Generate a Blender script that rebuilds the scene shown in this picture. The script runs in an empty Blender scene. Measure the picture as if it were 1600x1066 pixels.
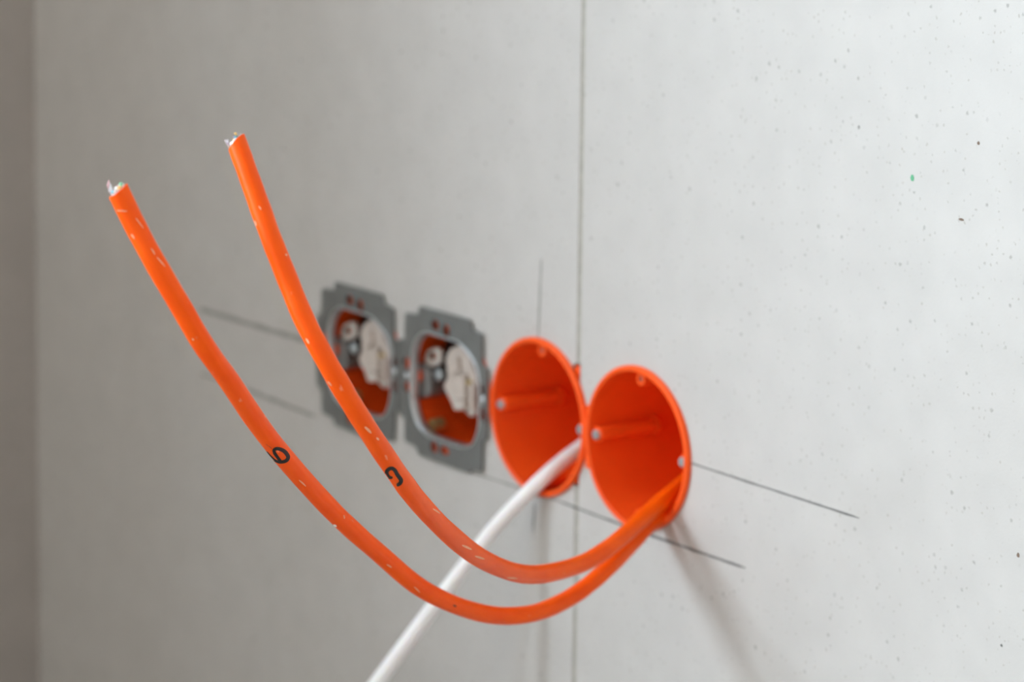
import bpy, bmesh, math, random
from mathutils import Vector, Matrix
from mathutils.bvhtree import BVHTree
from mathutils.geometry import tessellate_polygon

random.seed(7)
scene = bpy.context.scene
COL = scene.collection
MM = 0.001

# ------------------------------------------------------------------ camera
CAM = Vector((1.073262, -0.840216, 0.324631))
YAW, PITCH, ROLL, FPX = 0.94642, -0.20188, 0.01007, 5152.5
_cy, _sy, _cp, _sp = math.cos(YAW), math.sin(YAW), math.cos(PITCH), math.sin(PITCH)
FWD = Vector((-_sy * _cp, _cy * _cp, _sp))
_r0 = Vector((_cy, _sy, 0)); _u0 = _r0.cross(FWD)
RIGHT = _r0 * math.cos(ROLL) + _u0 * math.sin(ROLL)
UP = _u0 * math.cos(ROLL) - _r0 * math.sin(ROLL)
cd = bpy.data.cameras.new('camera')
cam = bpy.data.objects.new('camera', cd); COL.objects.link(cam)
m = Matrix((RIGHT, UP, -FWD)).transposed().to_4x4(); m.translation = CAM
cam.matrix_world = m
cd.sensor_fit = 'HORIZONTAL'; cd.sensor_width = 36.0; cd.lens = FPX / 1600 * 36.0
cd.clip_start = 0.01; cd.clip_end = 50
cd.dof.use_dof = True; cd.dof.focus_distance = 1.175
cd.dof.aperture_fstop = 10.0
scene.camera = cam

# ------------------------------------------------------------------ light
W = bpy.data.worlds.new('world'); scene.world = W; W.use_nodes = True
bg = W.node_tree.nodes['Background']
bg.inputs[0].default_value = (0.72, 0.84, 1.0, 1); bg.inputs[1].default_value = 1.0
LX = -0.5475                                    # left wall face at socket height
WY0, WY1, WZ0, WZ1 = -0.76, -1.50, 0.44, 1.32   # window opening in the left wall
WINDOW_AND_FILL = [(WY0, WY1, WZ0, WZ1, 106.0), (-1.85, -3.15, -0.26, 1.50, 204.0)]     # a window, and a tall glazed opening added in that wall for fill light: near edge, far edge, sill, head, watts
for _y0, _y1, _z0, _z1, _w in WINDOW_AND_FILL:
    ad = bpy.data.lights.new('daylight_and_fill', 'AREA'); ad.shape = 'RECTANGLE'  # daylight at the window, added fill at the tall opening
    ad.size = abs(_y1 - _y0); ad.size_y = _z1 - _z0
    ad.energy = _w; ad.color = (0.79, 0.91, 1.0)
    al = bpy.data.objects.new('daylight_and_fill', ad); COL.objects.link(al)
    zax = Vector((-1, 0, 0)); xax = Vector((0, -1, 0)); yax = zax.cross(xax)
    lm = Matrix((xax, yax, zax)).transposed().to_4x4()
    lm.translation = (LX - 0.24, (_y0 + _y1) / 2, (_z0 + _z1) / 2)
    al.matrix_world = lm
vs = scene.view_settings
vs.view_transform = 'Standard'; vs.look = 'None'; vs.gamma = 1.0; vs.use_curve_mapping = False
vs.exposure = 0.0

# ------------------------------------------------------------------ pixels to places
def ray(x, y): return FWD + RIGHT * ((x - 800) / FPX) - UP * ((y - 533) / FPX)
def at(x, y, depth): return CAM + ray(x, y) * (depth * MM)
def onwall(x, y, n=0.0):                        # n: millimetres in front of the wall face
    d = ray(x, y); t = (-n * MM - CAM.y) / d.y
    return CAM + d * t

# ------------------------------------------------------------------ materials
def newmat(name):
    m = bpy.data.materials.new(name); m.use_nodes = True
    nt = m.node_tree; b = nt.nodes['Principled BSDF']
    return m, nt, b
def node(nt, t, **kw):
    n = nt.nodes.new(t)
    for k, v in kw.items(): setattr(n, k, v)
    return n
def ramp(nt, src, p0, p1, c0=(0, 0, 0, 1), c1=(1, 1, 1, 1)):
    r = node(nt, 'ShaderNodeValToRGB'); e = r.color_ramp.elements
    e[0].position = p0; e[0].color = c0; e[1].position = p1; e[1].color = c1
    nt.links.new(src, r.inputs[0]); return r
def mixc(nt, fac, a, b, blend='MIX'):
    x = node(nt, 'ShaderNodeMix', data_type='RGBA', blend_type=blend)
    for s, v in ((x.inputs[0], fac), (x.inputs[6], a), (x.inputs[7], b)):
        if hasattr(v, 'is_output'): nt.links.new(v, s)
        else: s.default_value = v
    return x.outputs[2]
def math_n(nt, op, a, b):
    x = node(nt, 'ShaderNodeMath', operation=op)
    for s, v in ((x.inputs[0], a), (x.inputs[1], b)):
        if hasattr(v, 'is_output'): nt.links.new(v, s)
        else: s.default_value = v
    return x.outputs[0]

def board_mat(name, base):
    m, nt, b = newmat(name)
    tc = node(nt, 'ShaderNodeTexCoord'); co = tc.outputs['Object']
    warp = node(nt, 'ShaderNodeTexNoise'); warp.inputs['Scale'].default_value = 900
    nt.links.new(co, warp.inputs['Vector'])
    vm = node(nt, 'ShaderNodeVectorMath', operation='MULTIPLY_ADD')
    nt.links.new(warp.outputs['Color'], vm.inputs[0]); vm.inputs[1].default_value = (.0016,) * 3
    nt.links.new(co, vm.inputs[2])
    mot = node(nt, 'ShaderNodeTexNoise'); mot.inputs['Scale'].default_value = 45; mot.inputs['Detail'].default_value = 5
    nt.links.new(co, mot.inputs['Vector'])
    mr = ramp(nt, mot.outputs['Fac'], .3, .75, tuple(c * .955 for c in base) + (1,), tuple(min(1, c * 1.03) for c in base) + (1,))
    col = mr.outputs[0]
    for sc, rad, keep, dark in ((150, .155, .40, .68), (330, .23, .38, .79), (60, .065, .5, .58)):
        v = node(nt, 'ShaderNodeTexVoronoi'); v.inputs['Scale'].default_value = sc
        nt.links.new(vm.outputs[0], v.inputs['Vector'])
        d = ramp(nt, v.outputs['Distance'], rad * .45, rad, (1, 1, 1, 1), (0, 0, 0, 1))
        s = node(nt, 'ShaderNodeSeparateColor'); nt.links.new(v.outputs['Color'], s.inputs[0])
        k = ramp(nt, s.outputs[0], keep, min(1, keep + .35))
        f = math_n(nt, 'MULTIPLY', d.outputs[0], k.outputs[0])
        tint = mixc(nt, s.outputs[1], (base[0] * dark, base[1] * dark, base[2] * dark, 1),
                    (base[0] * dark * 1.02, base[1] * dark * .95, base[2] * dark * .84, 1))
        col = mixc(nt, f, col, tint)
    nt.links.new(col, b.inputs['Base Color'])
    b.inputs['Roughness'].default_value = .85
    b.inputs['Specular IOR Level'].default_value = .25
    bn = node(nt, 'ShaderNodeTexNoise'); bn.inputs['Scale'].default_value = 700; bn.inputs['Detail'].default_value = 3
    nt.links.new(co, bn.inputs['Vector'])
    bp = node(nt, 'ShaderNodeBump'); bp.inputs['Strength'].default_value = .10; bp.inputs['Distance'].default_value = .0006
    nt.links.new(bn.outputs['Fac'], bp.inputs['Height']); nt.links.new(bp.outputs[0], b.inputs['Normal'])
    return m
def plain_mat(name, c, rough=.5, metal=0.0, noise=0.0, nscale=200, spec=.5, coat=0.0, sss=0.0):
    m, nt, b = newmat(name)
    if noise:
        tc = node(nt, 'ShaderNodeTexCoord'); n = node(nt, 'ShaderNodeTexNoise')
        n.inputs['Scale'].default_value = nscale; n.inputs['Detail'].default_value = 4
        nt.links.new(tc.outputs['Object'], n.inputs['Vector'])
        r = ramp(nt, n.outputs['Fac'], .3, .7, tuple(x * (1 - noise) for x in c) + (1,), tuple(min(1, x * (1 + noise)) for x in c) + (1,))
        nt.links.new(r.outputs[0], b.inputs['Base Color'])
    else: b.inputs['Base Color'].default_value = tuple(c) + (1,)
    b.inputs['Roughness'].default_value = rough; b.inputs['Metallic'].default_value = metal
    b.inputs['Specular IOR Level'].default_value = spec; b.inputs['Coat Weight'].default_value = coat
    if sss:
        b.inputs['Subsurface Weight'].default_value = sss
        b.inputs['Subsurface Radius'].default_value = (1.0, .35, .1); b.inputs['Subsurface Scale'].default_value = .002
    return m
def cable_mat():
    m, nt, b = newmat('orange_cable_jacket')
    tc = node(nt, 'ShaderNodeTexCoord')
    mp = node(nt, 'ShaderNodeMapping'); mp.inputs['Scale'].default_value = (60, 3.0, 1)
    nt.links.new(tc.outputs['UV'], mp.inputs['Vector'])
    n1 = node(nt, 'ShaderNodeTexNoise'); n1.inputs['Scale'].default_value = 1.0; n1.inputs['Detail'].default_value = 3
    nt.links.new(mp.outputs[0], n1.inputs['Vector'])
    c = ramp(nt, n1.outputs['Fac'], .3, .75, (.90, .092, .001, 1), (.98, .120, .002, 1)).outputs[0]
    mp2 = node(nt, 'ShaderNodeMapping'); mp2.inputs['Scale'].default_value = (130, 9.0, 1)
    nt.links.new(tc.outputs['UV'], mp2.inputs['Vector'])
    n2 = node(nt, 'ShaderNodeTexNoise'); n2.inputs['Scale'].default_value = 1.0; n2.inputs['Detail'].default_value = 2
    nt.links.new(mp2.outputs[0], n2.inputs['Vector'])
    f = ramp(nt, n2.outputs['Fac'], .70, .78)
    c = mixc(nt, math_n(nt, 'MULTIPLY', f.outputs[0], .55), c, (.95, .42, .26, 1))
    nt.links.new(c, b.inputs['Base Color'])
    b.inputs['Roughness'].default_value = .36; b.inputs['Specular IOR Level'].default_value = .2
    b.inputs['Subsurface Weight'].default_value = .15
    b.inputs['Subsurface Radius'].default_value = (1.0, .35, .1); b.inputs['Subsurface Scale'].default_value = .0015
    bp = node(nt, 'ShaderNodeBump'); bp.inputs['Strength'].default_value = .25; bp.inputs['Distance'].default_value = .0006
    nt.links.new(n1.outputs['Fac'], bp.inputs['Height']); nt.links.new(bp.outputs[0], b.inputs['Normal'])
    return m

M = {
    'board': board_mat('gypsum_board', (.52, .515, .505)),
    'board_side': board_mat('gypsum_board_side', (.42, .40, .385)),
    'room': plain_mat('room_plaster', (.60, .525, .455), .9, noise=.04, nscale=6, spec=.2),
    'concrete': plain_mat('screed', (.36, .30, .25), .9, noise=.12, nscale=8, spec=.2),
    'filler': plain_mat('joint_filler', (.39, .38, .345), .95, noise=.15, nscale=160, spec=.1),
    'core': plain_mat('wall_backing', (.30, .27, .24), .95, noise=.1, nscale=30, spec=.1),
    'pencil': plain_mat('pencil_graphite', (.14, .14, .14), .6, noise=.3, nscale=900, spec=.3),
    'pencil_light': plain_mat('pencil_faint', (.29, .285, .275), .7, noise=.25, nscale=700, spec=.2),
    'box': plain_mat('orange_box_plastic', (.95, .105, .010), .42, noise=.03, nscale=90, spec=.35),
    'steel': plain_mat('galvanised_steel', (.265, .28, .28), .48, metal=.75, noise=.07, nscale=120),
    'steel_edge': plain_mat('polished_steel', (.66, .70, .74), .36, metal=.9, noise=.05, nscale=150),
    'screw': plain_mat('zinc_screw', (.46, .53, .57), .35, metal=.55, noise=.05, nscale=400),
    'black': plain_mat('black_marker', (.006, .006, .008), .45, spec=.4),
    'blacksteel': plain_mat('black_screw', (.012, .012, .014), .35, spec=.5),
    'ceramic': plain_mat('beige_terminal_plastic', (.54, .485, .445), .5, noise=.10, nscale=130),
    'brass': plain_mat('brass', (.60, .48, .22), .4, metal=.8, noise=.06, nscale=200),
    'white_cable': plain_mat('white_pvc', (.82, .83, .86), .4, noise=.03, nscale=120, sss=.1),
    'orange': cable_mat(),
    'foil': plain_mat('foil_shield', (.85, .84, .90), .25, metal=.5, noise=.1, nscale=900),
    'scuff': plain_mat('pale_scuff', (.95, .42, .25), .6, noise=.12, nscale=900),
    'chip': plain_mat('white_plaster_chip', (.88, .84, .80), .8, noise=.05, nscale=900),
    'frame': plain_mat('white_window_frame', (.80, .80, .79), .4, noise=.02, nscale=20),
    'green': plain_mat('green_fleck', (.10, .36, .20), .8, noise=.15, nscale=900),
    'brown': plain_mat('brown_fleck', (.17, .12, .09), .8, noise=.2, nscale=900),
}
for nm, c in (('wire_white', (.85, .84, .82)), ('wire_yellow', (.85, .55, .18)), ('wire_purple', (.30, .20, .42)), ('wire_teal', (.12, .42, .50)),
              ('wire_green', (.25, .60, .38)), ('wire_pink', (.80, .50, .55))):
    M[nm] = plain_mat(nm, c, .45, noise=.05, nscale=900)
gm, gnt, gb = newmat('window_glass')
gt = node(gnt, 'ShaderNodeBsdfTransparent'); gg = node(gnt, 'ShaderNodeBsdfGlossy'); gg.inputs['Roughness'].default_value = .02
gx = node(gnt, 'ShaderNodeMixShader'); gx.inputs[0].default_value = .06
gnt.links.new(gt.outputs[0], gx.inputs[1]); gnt.links.new(gg.outputs[0], gx.inputs[2])
gnt.links.new(gx.outputs[0], gnt.nodes['Material Output'].inputs[0]); M['glass'] = gm

# ------------------------------------------------------------------ helpers
def link(name, me, mat, parent=None, smooth=False, loc=None):
    o = bpy.data.objects.new(name, me); COL.objects.link(o)
    if mat: me.materials.append(mat)
    if parent: o.parent = parent
    if loc is not None: o.location = loc
    if smooth:
        for p in me.polygons: p.use_smooth = True
    return o
def from_bm(name, bm, mat, parent=None, smooth=False, loc=None, bevel=0.0, angle=None):
    bmesh.ops.recalc_face_normals(bm, faces=bm.faces)
    me = bpy.data.meshes.new(name); bm.to_mesh(me); bm.free()
    o = link(name, me, mat, parent, smooth, loc)
    if bevel:
        md = o.modifiers.new('bevel', 'BEVEL'); md.width = bevel; md.segments = 2; md.limit_method = 'ANGLE'; md.angle_limit = .6
    if angle is not None and smooth:
        md = o.modifiers.new('es', 'EDGE_SPLIT'); md.split_angle = angle
    return o
def empty(name, loc, label, cat, group=None):
    o = bpy.data.objects.new(name, None); COL.objects.link(o); o.location = loc
    o.empty_display_size = .01
    o['label'] = label; o['category'] = cat
    if group: o['group'] = group
    return o
def structure(o, label=None):
    o['kind'] = 'structure'
    if label: o['label'] = label
    return o
def extrude_poly(bm, outer, holes, d0, d1, axis='y'):
    """flat shape (a,b) with holes, thick from d0 (front) to d1 (back)."""
    loops = [outer] + holes
    def P(a, b, d): return (a, d, b) if axis == 'y' else (d, a, b)
    vf = [[bm.verts.new(P(a, b, d0)) for a, b in lp] for lp in loops]
    vb = [[bm.verts.new(P(a, b, d1)) for a, b in lp] for lp in loops]
    flat_f = [v for l in vf for v in l]; flat_b = [v for l in vb for v in l]
    tris = tessellate_polygon([[Vector((a, b, 0)) for a, b in lp] for lp in loops])
    for t in tris:
        try:
            bm.faces.new([flat_f[i] for i in t]); bm.faces.new([flat_b[i] for i in reversed(t)])
        except ValueError: pass
    for lf, lb in zip(vf, vb):
        n = len(lf)
        for i in range(n):
            j = (i + 1) % n
            bm.faces.new((lf[i], lf[j], lb[j], lb[i]))
def box_bm(bm, x0, x1, y0, y1, z0, z1):
    extrude_poly(bm, [(x0, z0), (x1, z0), (x1, z1), (x0, z1)], [], y0, y1)
def circle(cx, cz, r, n=40, a0=0.0, a1=2 * math.pi, closed=True, ry=None):
    k = n if closed else n - 1
    return [(cx + r * math.cos(a0 + (a1 - a0) * i / k), cz + (ry or r) * math.sin(a0 + (a1 - a0) * i / k)) for i in range(n)]
def lathe(bm, prof, n=96, cx=0, cz=0, close=False):
    """profile of (radius, y) turned round the y axis."""
    rings = []
    for r, y in prof:
        if r < 1e-7: rings.append([bm.verts.new((cx, y, cz))])
        else: rings.append([bm.verts.new((cx + r * math.cos(2 * math.pi * i / n), y, cz + r * math.sin(2 * math.pi * i / n))) for i in range(n)])
    pairs = list(zip(rings, rings[1:])) + ([(rings[-1], rings[0])] if close else [])
    for a, b in pairs:
        for i in range(n):
            j = (i + 1) % n
            if len(a) == 1 and len(b) == 1: continue
            if len(a) == 1: bm.faces.new((a[0], b[j], b[i]))
            elif len(b) == 1: bm.faces.new((a[i], a[j], b[0]))
            else: bm.faces.new((a[i], a[j], b[j], b[i]))
def spline(pts, per=14):
    out = []
    P = [pts[0] * 2 - pts[1]] + pts + [pts[-1] * 2 - pts[-2]]
    for i in range(1, len(P) - 2):
        p0, p1, p2, p3 = P[i - 1:i + 3]
        t0 = 0; t1 = t0 + max(1e-6, (p1 - p0).length) ** .5; t2 = t1 + max(1e-6, (p2 - p1).length) ** .5; t3 = t2 + max(1e-6, (p3 - p2).length) ** .5
        for k in range(per):
            t = t1 + (t2 - t1) * k / per
            a1 = p0 * ((t1 - t) / (t1 - t0)) + p1 * ((t - t0) / (t1 - t0)); a2 = p1 * ((t2 - t) / (t2 - t1)) + p2 * ((t - t1) / (t2 - t1))
            a3 = p2 * ((t3 - t) / (t3 - t2)) + p3 * ((t - t2) / (t3 - t2))
            b1 = a1 * ((t2 - t) / (t2 - t0)) + a2 * ((t - t0) / (t2 - t0)); b2 = a2 * ((t3 - t) / (t3 - t1)) + a3 * ((t - t1) / (t3 - t1))
            out.append(b1 * ((t2 - t) / (t2 - t1)) + b2 * ((t - t1) / (t2 - t1)))
    out.append(pts[-1].copy()); return out
def smooth_path(path, it):
    for _ in range(it):
        path = [path[0]] + [(path[i - 1] + path[i] * 2 + path[i + 1]) / 4 for i in range(1, len(path) - 1)] + [path[-1]]
    return path
def sweep(bm, path, rad, n=28, slant=0.0, inner=None):
    """tube along path; rad(i, angle) radius; UV = (length in m, turn). Returns frame at the first point."""
    uvl = bm.loops.layers.uv.new('UVMap')
    T = [(path[min(i + 1, len(path) - 1)] - path[max(i - 1, 0)]).normalized() for i in range(len(path))]
    nrm = T[0].orthogonal().normalized(); rings = []; L = [0]; first = None
    for i, p in enumerate(path):
        if i: L.append(L[-1] + (p - path[i - 1]).length)
        nrm = (nrm - T[i] * nrm.dot(T[i])).normalized(); bi = T[i].cross(nrm)
        if i == 0: first = (p.copy(), T[0].copy(), nrm.copy(), bi.copy())
        rings.append([bm.verts.new(p + (nrm * math.cos(2 * math.pi * k / n) + bi * math.sin(2 * math.pi * k / n)) * rad(i, 2 * math.pi * k / n)) for k in range(n)])
    if slant:                                    # the end is cut at a slant
        for v in rings[0]: v.co -= T[0] * ((v.co - path[0]).dot(RIGHT) * slant)
    for i in range(len(rings) - 1):
        for k in range(n):
            j = (k + 1) % n
            f = bm.faces.new((rings[i][k], rings[i][j], rings[i + 1][j], rings[i + 1][k]))
            for lp, (a, b) in zip(f.loops, ((i, k), (i, k + 1), (i + 1, k + 1), (i + 1, k))): lp[uvl].uv = (L[a], b / n)
    bm.faces.new(rings[-1])
    if inner:                                    # cut end: jacket thickness, then a recessed core
        p, t, nn, bb = first
        r1 = [bm.verts.new(v.co + (p - v.co) * inner) for v in rings[0]]
        r2 = [bm.verts.new(v.co + t * .0015) for v in r1]
        for a, b in ((rings[0], r1), (r1, r2)):
            for k in range(n):
                j = (k + 1) % n; bm.faces.new((a[j], a[k], b[k], b[j]))
        bm.faces.new(list(reversed(r2)))
    else: bm.faces.new(list(reversed(rings[0])))
    return first

# ------------------------------------------------------------------ the room
FLOOR, CEIL, RX, FY = -0.30, 2.25, 3.2, -3.4
LEAN = 0.024
def lx(z): return LX + LEAN * (z + .05)
# back wall: the studs and core behind, with boards as its panels
HR = 34.3 * MM
BX = [0.0, -71 * MM, -142.5 * MM, -214.5 * MM]           # box centres along the wall
bm = bmesh.new(); box_bm(bm, -.75, RX + .1, .066, .12, FLOOR - .05, CEIL + .05)
wall_back = structure(from_bm('wall_back', bm, M['core']), 'pale grey gypsum board wall carrying the row of sockets')
SEAM0, SEAM1 = -44.7 * MM, -41.9 * MM
def bite(cx, r, xe):                                     # half height of the hole where it meets a board edge
    return math.sqrt(r * r - (xe - cx) ** 2)
# left board: outline with the box-2 hole opening into its right edge (slightly chipped corners)
h2 = bite(BX[1], HR, SEAM0); a2 = math.atan2(h2, SEAM0 - BX[1])
outer = [(-.75, FLOOR), (SEAM0, FLOOR), (SEAM0, -26 * MM), (SEAM0 - 2.6 * MM, -25 * MM)]
outer += list(reversed(circle(BX[1], 0, HR, 40, a2 + .12, 2 * math.pi - a2 - .12, closed=False)))
outer += [(SEAM0 - 3 * MM, 28 * MM), (SEAM0, 29 * MM), (SEAM0, CEIL), (-.75, CEIL)]
bm = bmesh.new()
extrude_poly(bm, outer, [circle(BX[2], 0, HR, 48), circle(BX[3], 0, HR, 48)], 0, .0125)
from_bm('plasterboard', bm, M['board'], wall_back)['label'] = 'gypsum board left of the joint'
h3 = bite(BX[1], HR, SEAM1); a3 = math.atan2(h3, SEAM1 - BX[1])
outer = [(SEAM1, FLOOR), (RX + .05, FLOOR), (RX + .05, CEIL), (SEAM1, CEIL)]
outer += list(reversed(circle(BX[1], 0, HR, 14, -a3, a3, closed=False)))
bm = bmesh.new(); extrude_poly(bm, outer, [circle(BX[0], 0, HR, 48)], 0, .0125)
from_bm('plasterboard', bm, M['board'], wall_back)['label'] = 'gypsum board right of the joint'
for z0, z1 in ((FLOOR, -26 * MM), (29 * MM, CEIL)):
    bm = bmesh.new(); box_bm(bm, SEAM0, SEAM1, .0003, .0125, z0, z1)
    from_bm('joint_filler', bm, M['filler'], wall_back)
# pencil marks, a hair proud of the board
def ribbon_wall(p, q, w, mat):
    a, b = onwall(*p), onwall(*q); d = (b - a).normalized(); nn = Vector((-d.z, 0, d.x)) * (w * MM / 2)
    L = (b - a).length; k = max(2, int(L / .004)); bm = bmesh.new(); vs_ = []
    for i in range(k + 1):
        t = i / k; c = a + (b - a) * t; ww = nn * (.75 + .5 * random.random()) * (.45 if i in (0, k) else 1)
        j = nn * (random.random() - .5) * .3
        vs_.append([bm.verts.new(c + s * ww + j + Vector((0, -.00006, 0))) for s in (-1, 1)] + [bm.verts.new(c + s * ww + j + Vector((0, .0001, 0))) for s in (-1, 1)])
    for r0, r1 in zip(vs_, vs_[1:]):
        bm.faces.new((r0[0], r1[0], r1[1], r0[1])); bm.faces.new((r0[2], r0[3], r1[3], r1[2]))
        bm.faces.new((r0[0], r0[2], r1[2], r1[0])); bm.faces.new((r0[1], r1[1], r1[3], r0[3]))
    return from_bm('pencil_line', bm, mat, wall_back)
ribbon_wall((1068, 720), (1343, 810), .75, M['pencil'])
ribbon_wall((1000, 831), (1165, 888), 1.15, M['pencil'])
ribbon_wall((872, 783), (1000, 831), .9, M['pencil'])
ribbon_wall((735, 737), (872, 783), 1.1, M['pencil_light'])
ribbon_wall((312, 483), (505, 541), 2.4, M['pencil_light'])
ribbon_wall((385, 609), (492, 651), 2.0, M['pencil_light'])
ribbon_wall((312, 584), (345, 594), 1.4, M['pencil_light'])
ribbon_wall((846, 404), (841, 530), 1.5, M['pencil_light'])
ribbon_wall((835, 785), (833, 832), 1.4, M['pencil_light'])
def fleck(x, y, rx, rz, mat):
    c = onwall(x, y); bm = bmesh.new()
    pts = [(c.x + rx * MM * math.cos(t) * (.8 + .4 * random.random()), c.z + rz * MM * math.sin(t) * (.8 + .4 * random.random())) for t in [i * math.pi / 4 for i in range(8)]]
    extrude_poly(bm, pts, [], -.0001, .0002)
    return from_bm('paint_fleck', bm, mat, wall_back)
fleck(1425.5, 278, .9, 1.4, M['green']); fleck(1591, 868, .8, 1.0, M['brown'])
fleck(903, 905, .8, 1.0, M['pencil_light']); fleck(1342, 199, .7, .8, M['pencil_light']); fleck(1529, 224, .8, .7, M['brown'])
fleck(1502, 343, 1.4, .6, M['brown']); fleck(1565, 1009, .6, .6, M['pencil'])

# left wall with the window that lights the place, leaning a touch out of plumb
bm = bmesh.new()
extrude_poly(bm, [(.0, FLOOR), (FY, FLOOR), (FY, CEIL), (.0, CEIL)], [[(a, c), (a, d), (b, d), (b, c)] for a, b, c, d, _ in WINDOW_AND_FILL], 0, -.18, axis='x')
for v in bm.verts: v.co.x += lx(v.co.z)
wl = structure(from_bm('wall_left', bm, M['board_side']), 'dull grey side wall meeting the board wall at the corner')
def inset(r, d):
    (a, b), (c, e) = (min(p[0] for p in r) + d, min(p[1] for p in r) + d), (max(p[0] for p in r) - d, max(p[1] for p in r) - d)
    return [(a, b), (c, b), (c, e), (a, e)]
for k, (y0, y1, z0, z1, _) in enumerate(WINDOW_AND_FILL):  # the second is an unseen opening, added for more light from the front
    fr = [(y0, z0), (y0, z1), (y1, z1), (y1, z0)]; bm = bmesh.new()
    extrude_poly(bm, inset(fr, .001), [inset(fr, .05)], LX - .07, LX - .13, axis='x')
    win = structure(from_bm('window_%d' % (k + 1), bm, M['frame']), ('white framed window in the side wall near the board wall', 'tall white framed opening added to the side wall for fill light, reaching near the floor')[k])
    bm = bmesh.new(); extrude_poly(bm, inset(fr, .05), [], LX - .098, LX - .102, axis='x')
    from_bm('pane', bm, M['glass'], win)
for nm, args, mt, lb in (('floor', (-.75, RX + .1, .12, FY - .1, FLOOR - .06, FLOOR), 'concrete', 'bare screed floor'),
                         ('ceiling', (-.75, RX + .1, .12, FY - .1, CEIL, CEIL + .06), 'room', 'plain ceiling'),
                         ('wall_right', (RX, RX + .1, 0, FY, FLOOR, CEIL), 'room', 'plain wall opposite the window'),
                         ('wall_front', (-.75, RX + .1, FY, FY - .1, FLOOR, CEIL), 'room', 'plain wall behind the viewer')):
    bm = bmesh.new(); box_bm(bm, *args); structure(from_bm(nm, bm, M[mt]), lb)

# ------------------------------------------------------------------ orange wall boxes
RO, RI, PR = 35.6 * MM, 33.1 * MM, 2.4 * MM
def copy_tree(root, parent=None):
    c = root.copy(); COL.objects.link(c); c.parent = parent
    for ch in [o for o in SRC if o.parent == root]: copy_tree(ch, c)
    return c
def make_box(label):
    t = empty('wall_box', (0, 0, 0), label, 'wall box', 'orange boxes set in the board wall')
    bm = bmesh.new()
    lathe(bm, [(RI, .0), (RI - .3 * MM, .020), (RI - 1.6 * MM, .060), (RI - 3 * MM, .0615), (0, .0615),
               (0, .063), (RI - 1.5 * MM, .063), (RI + .9 * MM, .020), (RI + 1.0 * MM, .0)], close=False)
    from_bm('cup', bm, M['box'], t, True, angle=.6)
    bm = bmesh.new()
    lathe(bm, [(RI, .0015), (RI, -PR + .5 * MM), (RI + .5 * MM, -PR), (RO - .8 * MM, -PR), (RO, -PR + .8 * MM), (RO, 0.0), (RI + 1 * MM, .0002)], close=True)
    from_bm('rim', bm, M['box'], t, True, angle=.7)
    for k in range(4):
        a = k * math.pi / 2; side = k % 2 == 0
        cx, cz = 29.9 * MM * math.cos(a), 29.9 * MM * math.sin(a)
        bm = bmesh.new(); ro = (3.3 if side else 2.9) * MM; ri = (2.2 if side else 1.5) * MM
        y0 = (.6 if side else .2) * MM; y1 = (31 if side else 14) * MM
        lathe(bm, [(ri, y0 + 5 * MM), (ri, y0), (ro - .3 * MM, y0), (ro, y0 + .4 * MM), (ro, y1 - .8 * MM), (ro - .8 * MM, y1), (0, y1)], 24, cx, cz)
        if side:                                 # web that ties the post to the cup wall
            c0, s0 = math.cos(a), math.sin(a); q = [(cx - s0 * ro, cz + c0 * ro), (cx + s0 * ro, cz - c0 * ro), (cx + s0 * ro + c0 * 3 * MM, cz - c0 * ro + s0 * 3 * MM), (cx - s0 * ro + c0 * 3 * MM, cz + c0 * ro + s0 * 3 * MM)]
            extrude_poly(bm, q, [], y0 + .4 * MM, y1)
            lathe(bm, [(0, y1), (ro + 1.0 * MM, y1), (ro + 1.2 * MM, y1 + 1.5 * MM), (ro + .6 * MM, y1 + 3 * MM), (0, y1 + 3 * MM)], 20, cx + .5 * MM * c0, cz)
        from_bm('screw_post', bm, M['box'], t, True, angle=.6)
        bm = bmesh.new(); rs = (2.15 if side else 1.2) * MM; ys = (-.9 if side else 1.0) * MM
        lathe(bm, [(0, ys), (rs - .3 * MM, ys), (rs, ys + .3 * MM), (rs, 6 * MM)], 20, cx, cz)
        s = from_bm('screw', bm, M['screw'], t, True, angle=.6)
        bm = bmesh.new(); box_bm(bm, cx - .3 * MM, cx + .3 * MM, ys - .05 * MM, ys + .4 * MM, cz - rs * .8, cz + rs * .8)
        from_bm('slot', bm, M['blacksteel'] if not side else M['steel'], s)
    return t
labels = ['open orange wall box that the two orange cables come out of',
          'open orange wall box that the white cable comes out of',
          'orange wall box behind the metal socket plate next to the open boxes',
          'orange wall box behind the metal socket plate crossed by an orange cable']
b0 = make_box(labels[0]); SRC = list(bpy.data.objects)
for x, lb in zip(BX[1:], labels[1:]):
    c = copy_tree(b0); c.location = (x, 0, 0); c['label'] = lb
    if x < -.1:                                  # the covered boxes sit flush: no flange in front of the board
        rim = [o for o in c.children if o.name.startswith('rim')][0]; bm = bmesh.new()
        lathe(bm, [(RI, .0015), (RI, -.0002), (RI + .3 * MM, -.0006), (RI + .9 * MM, -.0006), (RI + 1.0 * MM, 0.0), (RI + .9 * MM, .0002)], close=True)
        bmesh.ops.recalc_face_normals(bm, faces=bm.faces); me = bpy.data.meshes.new('flush_rim'); bm.to_mesh(me); bm.free()
        me.materials.append(M['box']); rim.data = me
# connector pieces between box 1 and 2, seen in the joint
b2 = [o for o in bpy.data.objects if o.name.startswith('wall_box') and o.get('label') == labels[1]][0]
for x0, x1, z0, z1, y0, y1 in ((24.2, 27.5, 19, 27.5, .0008, .006), (24.2, 27.2, -25.2, -18, .0008, .006), (34.3, 36.8, -16, 12, -.0008, .004)):
    bm = bmesh.new(); box_bm(bm, x0 * MM, x1 * MM, y0, y1, z0 * MM, z1 * MM)
    from_bm('connector_lug', bm, M['box'], b2, bevel=.0004)

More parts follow.
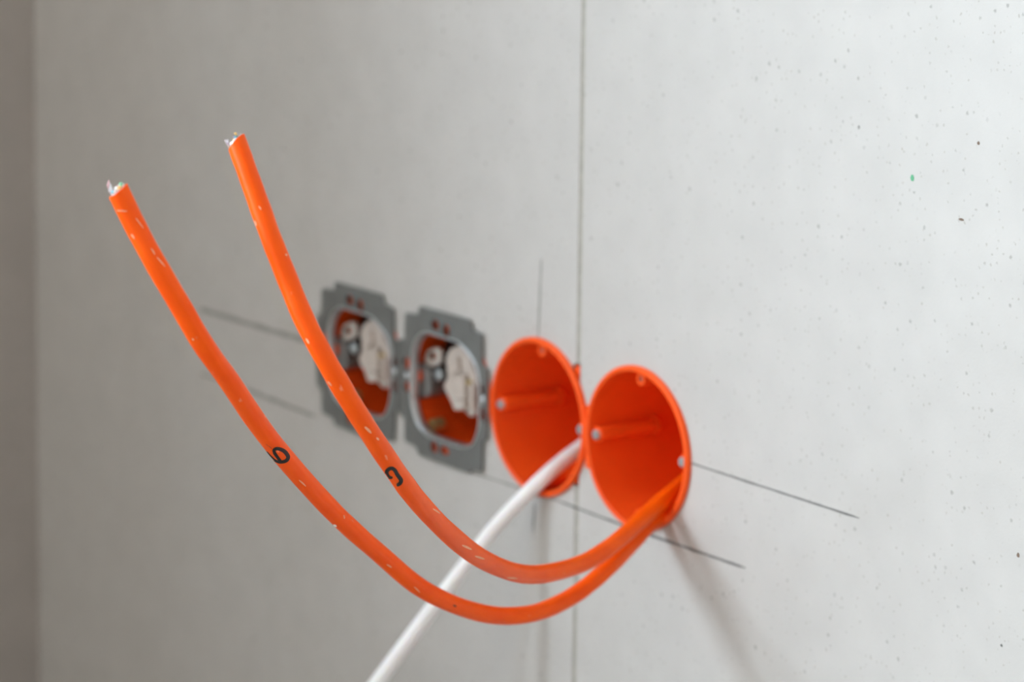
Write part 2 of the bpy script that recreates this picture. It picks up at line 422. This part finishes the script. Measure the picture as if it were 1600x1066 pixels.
# ------------------------------------------------------------------ socket inserts
def pxl(pts, n, cx, ox=480, oy=420, s=3.1355):           # crop pixels -> local plate coordinates at depth n behind the wall face
    out = []
    for x, y in pts:
        w = onwall(ox + x / s, oy + y / s, n); out.append((w.x - cx, w.z))
    return out
def round_poly(pts, r=.0012, k=3):
    out = []; n = len(pts)
    for i in range(n):
        p, a, b = Vector(pts[i]), Vector(pts[i - 1]), Vector(pts[(i + 1) % n])
        da, db = (a - p), (b - p); ra, rb = min(r, da.length * .45), min(r, db.length * .45)
        s, e = p + da.normalized() * ra, p + db.normalized() * rb
        for j in range(k + 1):
            t = j / k; q = s * (1 - t) ** 2 + p * 2 * t * (1 - t) + e * t * t; out.append((q.x, q.y))
    return out
def make_insert(label):
    cx = BX[2]
    t = empty('socket_insert', (cx, 0, 0), label, 'socket insert', 'metal socket inserts')
    o = [(-21, 35), (19.5, 35), (21, 30.8), (29, 30), (29.3, 17), (33.6, 14.2), (33.6, -17.5), (30.2, -19), (29.6, -33.5), (21.5, -34), (20.5, -36), (-21, -35.6), (-23, -32), (-32.8, -31.5), (-32.8, -20.5), (-37.6, -18.5), (-37.6, 16), (-33, 18), (-32.8, 30), (-22, 30.5)]
    outer = round_poly([(a * MM, b * MM) for a, b in o], .0009, 2)
    op = [(-17.5, 23), (11, 23), (24, 16), (27, 8), (27, -13), (22, -22.4), (13, -24.6), (-14, -24.6), (-22, -20.8), (-26.8, -12), (-26.8, 10), (-24, 18)]
    opening = round_poly([(a * MM, b * MM) for a, b in op], .004, 4)
    holes = [opening]
    for a, b, rx, rz in ((-8, 28.2, 2.7, 2.2), (.8, 27.0, 2.3, 2.7), (-8.6, -29.3, 2.6, 2.4), (-.2, -29.4, 3.2, 1.7),
                         (-31.3, 6.2, 2.0, 2.9), (-31.2, -4.8, 1.9, 2.2), (30.2, 5.0, 1.4, 2.2), (30.4, -6.6, 1.6, 3.0)):
        holes.append(circle(a * MM, b * MM, rx * 1.18 * MM, 16, ry=rz * 1.15 * MM))
    bm = bmesh.new(); extrude_poly(bm, outer, holes, -2.1 * MM, -.9 * MM)
    from_bm('mounting_plate', bm, M['steel'], t)
    # drawn collar round the opening
    path = [Vector((a, -2.1 * MM, b)) for a, b in opening]; bm = bmesh.new(); n = len(path); rings = []
    for i in range(n):
        d = (path[(i + 1) % n] - path[i - 1]).normalized(); out = Vector((d.z, 0, -d.x))
        if out.dot(path[i]) < 0: out = -out
        rings.append([bm.verts.new(path[i] + out * q + Vector((0, y, 0))) for q, y in ((-.0004, .0034), (-.0003, .0016), (-.0001, .0004), (.0003, -.0001), (.0008, -.0003), (.0013, .0001))])
    for i in range(n):
        a, b = rings[i], rings[(i + 1) % n]
        for k in range(5): bm.faces.new((a[k], a[k + 1], b[k + 1], b[k]))
    from_bm('opening_collar', bm, M['steel_edge'], t, True)
    # pressed stiffening bead between the side holes
    for a in (-31.2, 30.4):
        bm = bmesh.new(); lathe(bm, [(0, -2.6 * MM), (1.0 * MM, -2.5 * MM), (1.5 * MM, -2.0 * MM)], 14, a * MM, .4 * MM)
        from_bm('rivet', bm, M['steel_edge'], t, True)
    # beige terminal block
    blk = round_poly(pxl([(686, 420), (705, 392), (745, 372), (790, 415), (806, 470), (828, 530), (828, 640), (830, 700), (803, 728), (765, 692), (722, 692), (700, 640), (668, 578), (688, 530), (678, 450)], -4, cx), .001, 3)
    bm = bmesh.new(); extrude_poly(bm, blk, [], 4 * MM, 34 * MM)
    tb = from_bm('terminal_block', bm, M['ceramic'], t, bevel=.0006)
    for pts, y0, y1, nm, mt in (([(745, 515), (775, 520), (778, 640), (748, 630)], 1.2, 5, 'ridge', 'ceramic'),
                                ([(715, 635), (775, 648), (775, 690), (725, 688)], .5, 5, 'ridge', 'ceramic'),
                                ([(700, 440), (742, 430), (750, 500), (700, 520)], 2.0, 5, 'ridge', 'ceramic'),
                                ([(800, 560), (822, 580), (822, 690), (805, 690)], 2.4, 5, 'ridge', 'ceramic'),
                                ([(786, 545), (800, 548), (800, 572), (787, 570)], 2.0, 5, 'contact', 'brass')):
        bm = bmesh.new(); extrude_poly(bm, round_poly(pxl(pts, -(y0 + 1), cx), .0008, 2), [], y0 * MM, y1 * MM)
        from_bm(nm, bm, M[mt], tb, bevel=.0004)
    # earth strap with an eye, and the black clamp screw on it
    bm = bmesh.new(); eye = [pxl([(612 + 17 * math.cos(a), 428 + 24 * math.sin(a))], -6, cx)[0] for a in [i * math.pi / 6 for i in range(12)]]
    strap = round_poly(pxl([(572, 450), (586, 404), (622, 386), (652, 392), (658, 430), (650, 470), (612, 478), (584, 476)], -6, cx), .0015, 3)
    extrude_poly(bm, strap, [eye], 6 * MM, 7.2 * MM); from_bm('earth_strap', bm, M['ceramic'], t)
    bm = bmesh.new(); extrude_poly(bm, round_poly(pxl([(540, 462), (566, 470), (604, 500), (608, 615), (540, 640)], -3.5, cx), .001, 2), [], 3.5 * MM, 24 * MM)
    from_bm('side_contact', bm, M['steel'], t, bevel=.0004)
    (c,) = pxl([(650, 520)], -3, cx)
    bm = bmesh.new(); lathe(bm, [(0, 2.6 * MM), (3.6 * MM, 2.6 * MM), (4.0 * MM, 3.2 * MM), (4.0 * MM, 20 * MM)], 24, c[0] - 1.0 * MM, c[1] + .6 * MM)
    cs = from_bm('clamp_screw', bm, M['blacksteel'], t, True, angle=.6)
    bm = bmesh.new(); lathe(bm, [(0, 1.2 * MM), (2.0 * MM, 1.4 * MM), (2.7 * MM, 2.2 * MM), (2.7 * MM, 3 * MM)], 24, c[0], c[1])
    from_bm('screw_head', bm, M['screw'], cs, True, angle=.6)
    bm = bmesh.new(); extrude_poly(bm, circle(0, 3 * MM, 27 * MM, 28, .05, math.pi - .05, closed=False), [], 15 * MM, 42 * MM)  # black half disc added deep in the box to block light
    from_bm('light_blocker', bm, M['blacksteel'], t, bevel=.0005)
    (c,) = pxl([(608, 770)], -4, cx)
    bm = bmesh.new(); lathe(bm, [(1.7 * MM, 10 * MM), (1.7 * MM, 4 * MM), (3.1 * MM, 4 * MM), (3.3 * MM, 10 * MM)], 24, c[0], c[1])
    from_bm('claw_ring', bm, M['brass'], t, True, angle=.6)
    return t
s0 = make_insert('grey metal socket insert right beside the open orange boxes')
SRC = list(bpy.data.objects)
s1 = copy_tree(s0); s1.location = (BX[3], 0, 0)
s1['label'] = 'grey metal socket insert partly hidden behind an orange cable'

# ------------------------------------------------------------------ cables
def cable(label, pts, per, radius_fn, mat, name, jacket_name, inner=None, smooth=10, n=28, slant=0.0):
    path = smooth_path(spline(pts, per), smooth)
    if slant: path = [path[0]] + path[4:]
    t = empty(name, (0, 0, 0), label, 'cable')
    base = pts[-1].copy(); t.location = base
    bm = bmesh.new(); N = len(path)
    first = sweep(bm, [p - base for p in path], lambda i, a: radius_fn(i / (N - 1), a), n, slant, inner)
    o = from_bm(jacket_name, bm, mat, t, True, angle=.9)
    me = o.data
    bvh = BVHTree.FromPolygons([v.co + base for v in me.vertices], [p.vertices[:] for p in me.polygons])
    return t, base, first, bvh
def wob(seed):
    ph = [random.Random(seed + k).random() * 6.28 for k in range(8)]
    def f(t, a):
        return (1 + .022 * math.sin(t * 31 + ph[0]) * math.sin(a + ph[1] + t * 9) + .016 * math.sin(t * 67 + ph[2]) * math.sin(2 * a + ph[3] + t * 15)
                + .012 * math.sin(t * 140 + ph[4]) * math.sin(a * 2 + ph[5]))
    return f
UPX = [(370, 223, 1112), (387, 270, 1109), (405, 320, 1107), (425, 376, 1105), (447.6, 432.6, 1104), (476, 500, 1103), (508, 560, 1104), (540, 616, 1110), (575, 672, 1122),
       (624, 745, 1148), (650, 780, 1165), (704, 836, 1205), (763, 879, 1250), (830, 899, 1292), (899, 885, 1325), (932, 869, 1339), (971, 840, 1356)]
LPX = [(185, 298, 1085), (213, 356, 1088), (243, 412, 1090), (283, 480, 1097), (316, 536, 1105), (356, 592, 1120), (398, 655, 1143), (442, 712, 1165), (517, 796, 1205),
       (552, 830, 1221), (596, 868, 1241), (656, 918, 1265), (726, 951, 1290), (784, 963, 1308), (841, 957, 1322), (899, 929, 1340), (927, 908, 1346), (956, 882, 1355)]
up_pts = [at(*q) for q in UPX] + [onwall(1012, 803, 14), onwall(1040, 778, 1), onwall(1072, 752, -14), Vector((.010, .044, .002))]
lo_pts = [at(*q) for q in LPX] + [onwall(988, 848, 22), onwall(1012, 822, 9.5), onwall(1032, 806, 1), onwall(1070, 780, -14), Vector((.012, .044, -.008))]
def rad_of(widths, wf):
    def f(t, a):
        k = t * (len(widths) - 1); i = min(int(k), len(widths) - 2); w = widths[i] + (widths[i + 1] - widths[i]) * (k - i)
        return w * MM * wf(t, a)
    return f
LOBJ = cable('orange data cable marked 9, the lower one with its cut end farther left', lo_pts, 14, rad_of([3.68, 3.66, 3.6, 3.56, 3.55, 3.55], wob(3)), M['orange'], 'orange_cable', 'jacket', inner=.2, n=36, slant=.28)
UOBJ = cable('orange data cable with a hooked pen mark, the one with the higher cut end', up_pts, 14, rad_of([3.5, 3.58, 3.62, 3.75, 3.55, 3.55], wob(11)), M['orange'], 'orange_cable', 'jacket', inner=.2, n=36, slant=.55)
wpx = [(590, 1066, 66), (680, 945, 43), (740, 867, 28), (775, 823, 19), (812, 783, 10.5), (850, 746, 2)]
wh_pts = [onwall(470, 1225, 96), onwall(530, 1146, 81)] + [onwall(*q) for q in wpx] + [onwall(880, 720, -8), onwall(915, 694, -20), Vector((-.062, .046, .002))]
WOBJ = cable('white cable hanging out of the orange box down to the left', wh_pts, 14, lambda t, a: 3.5 * MM, M['white_cable'], 'white_cable', 'jacket', n=32)

def marks(obj, path_px, widths, mat, name, ox, oy, s, label=None, seg=6):
    """pen stroke drawn on a cable: a strip that follows the jacket's surface."""
    t, base, first, bvh = obj
    pts = spline([Vector((ox + x / s, oy + y / s, 0)) for x, y in path_px], seg)
    N = len(pts); bm = bmesh.new(); rows = []
    for i, p in enumerate(pts):
        d = (pts[min(i + 1, N - 1)] - pts[max(i - 1, 0)]).normalized(); nn = Vector((-d.y, d.x, 0))
        k = i / (N - 1) * (len(widths) - 1); j = min(int(k), len(widths) - 2); w = widths[j] + (widths[j + 1] - widths[j]) * (k - j)
        if i in (0, N - 1): w *= .55
        row = []
        for q in (-.5, -.25, 0, .25, .5):
            px = p + nn * (q * w / s); dr = ray(px.x, px.y).normalized()
            hit = bvh.ray_cast(CAM, dr)
            if hit[0] is None:
                far = CAM + dr * 1.15; hit = bvh.find_nearest(far)
                hit = bvh.find_nearest(CAM + dr * (hit[0] - CAM).dot(dr))
            row.append(bm.verts.new(hit[0] + hit[1] * .00007 - base))
        rows.append(row)
    for a, b in zip(rows, rows[1:]):
        for k in range(4): bm.faces.new((a[k], a[k + 1], b[k + 1], b[k]))
    me = bpy.data.meshes.new(name); bm.to_mesh(me); bm.free()
    o = link(name, me, mat, t, True)
    if label: o['label'] = label
    return o
marks(LOBJ, [(300, 460), (370, 545), (445, 625), (535, 705), (640, 745), (760, 738), (855, 690), (888, 605), (850, 525), (775, 445), (680, 395), (580, 375), (502, 410), (515, 490), (572, 580), (640, 670), (690, 730)],
      [34, 48, 66, 86, 104, 112, 112, 100, 90, 90, 84, 76], M['black'], 'pen_mark', 400, 680, 17.76, 'black handwritten 9')
marks(UOBJ, [(595, 648), (505, 635), (445, 560), (432, 480), (500, 405), (580, 390), (652, 440), (722, 560), (790, 655), (826, 720), (805, 795), (740, 845), (705, 850)],
      [64, 96, 102, 106, 104, 104, 110, 112, 116, 112, 98, 74], M['black'], 'pen_mark', 580, 710, 17.76, 'black handwritten hook')
for obj, lst in ((LOBJ, (((521, 820), (526, 823), 3.2, 'chip'), ((537, 805), (538, 811), 2.2, 'scuff'), ((182, 329), (199, 330), 2.0, 'scuff'), ((205, 366), (210, 373), 2.6, 'scuff'),
                         ((300, 529), (303, 532), 2.8, 'scuff'), ((467, 750), (478, 760), 2.4, 'scuff'), ((647, 917), (656, 926), 1.8, 'scuff'), ((212, 341), (224, 357), 1.6, 'scuff'),
                         ((245, 402), (258, 417), 1.8, 'scuff'), ((708, 946), (713, 948), 2.6, 'black'), ((604, 882), (612, 887), 2.4, 'scuff'), ((236, 388), (242, 398), 2.0, 'scuff'))),
                 (UOBJ, (((446, 397), (448, 400), 3.0, 'scuff'), ((570, 667), (580, 677), 4.2, 'scuff'), ((588, 684), (592, 688), 3.2, 'scuff'), ((722, 852), (737, 859), 3.6, 'scuff'),
                         ((742, 869), (757, 874), 3.2, 'scuff'), ((792, 903), (808, 904), 2.6, 'scuff'), ((512, 596), (518, 603), 2.6, 'scuff'), ((522, 622), (530, 634), 2.6, 'scuff'),
                         ((478, 529), (483, 537), 3.0, 'scuff'), ((398, 345), (401, 353), 2.2, 'scuff'), ((404, 322), (408, 328), 2.2, 'scuff'), ((676, 795), (688, 803), 2.4, 'scuff')))):
    for (a, b, w, mt) in lst:
        mid = ((a[0] + b[0]) / 2 + .3, (a[1] + b[1]) / 2)
        marks(obj, [a, mid, b], [w * .7, w, w * .6], M[mt], 'scuff', 0, 0, 1.0, seg=3)

def cut_end(obj, seed, cols, shards, slant):
    t, base, (p, T, nn, bb), _ = obj
    rnd = random.Random(seed); out = -T
    bm = bmesh.new(); r = 2.75 * MM; n = 26; rings = []            # torn foil sleeve standing out of the jacket
    for k in range(n):
        a = 2 * math.pi * k / n; d = nn * math.cos(a) + bb * math.sin(a)
        h = (.2 + .9 * rnd.random()) * MM + (d * r).dot(RIGHT) * slant
        rings.append([bm.verts.new(p + d * r + T * .0012), bm.verts.new(p + d * r + out * h), bm.verts.new(p + d * (r - .12 * MM) + out * h * .95), bm.verts.new(p + d * (r - .15 * MM) + T * .0012)])
    for k in range(n):
        a, b = rings[k], rings[(k + 1) % n]
        for j in range(3): bm.faces.new((a[j], a[j + 1], b[j + 1], b[j]))
    from_bm('foil_shield', bm, M['foil'], t)
    for i, c in enumerate(cols):
        a = 2 * math.pi * i / len(cols) + rnd.random() * .5; rr = (1.85 if i % 4 else .5) * MM
        q = p + (nn * math.cos(a) + bb * math.sin(a)) * rr; q += out * ((q - p).dot(RIGHT) * slant)
        h = (.6 + 1.0 * rnd.random()) * MM; lean = (nn * (rnd.random() - .5) + bb * (rnd.random() - .5)) * .0007
        bm = bmesh.new(); sweep(bm, [q + out * h + lean, q + out * h * .5 + lean * .4, q, q + T * .0014], lambda i, a: .62 * MM, 10)
        from_bm('wire', bm, M[c], t, True, angle=.6)
    for (pa, pb, pc, c) in shards:                              # loose foil tatters, placed beside the cut end
        bm = bmesh.new(); dep = (p + base - CAM).dot(FWD) / MM
        V = [at(x, y, dep + dd) - base for (x, y, dd) in (pa, pb, pc)]
        nrm = (V[1] - V[0]).cross(V[2] - V[0]).normalized() * .00008
        f = [bm.verts.new(v + nrm) for v in V]; g = [bm.verts.new(v - nrm) for v in V]
        bm.faces.new(f); bm.faces.new(list(reversed(g)))
        for i in range(3): bm.faces.new((f[i], f[(i + 1) % 3], g[(i + 1) % 3], g[i]))
        from_bm('foil_tatter', bm, M[c], t)
cut_end(LOBJ, 5, ['wire_white', 'wire_pink', 'wire_white', 'wire_green', 'wire_white', 'wire_yellow', 'wire_white', 'wire_teal'],
        [((167, 290, 0), (174, 305, 1), (170, 281, 2), 'wire_pink'), ((169, 300, -1), (178, 300, 1), (172, 286, 2), 'foil'), ((187, 285, 0), (198, 290, 1), (190, 292, -1), 'wire_green')], .28)
cut_end(UOBJ, 9, ['wire_white', 'wire_yellow', 'wire_purple', 'wire_white', 'wire_white', 'wire_teal', 'wire_yellow', 'wire_white'],
        [((350, 219, 0), (358, 232, 1), (357, 218, 2), 'foil'), ((365, 208, 0), (372, 215, 1), (369, 207, -1), 'wire_yellow'), ((363, 213, 1), (376, 219, 0), (370, 222, -1), 'wire_purple'), ((376, 209, 0), (381, 212, 0), (378, 216, 1), 'wire_white')], .55)
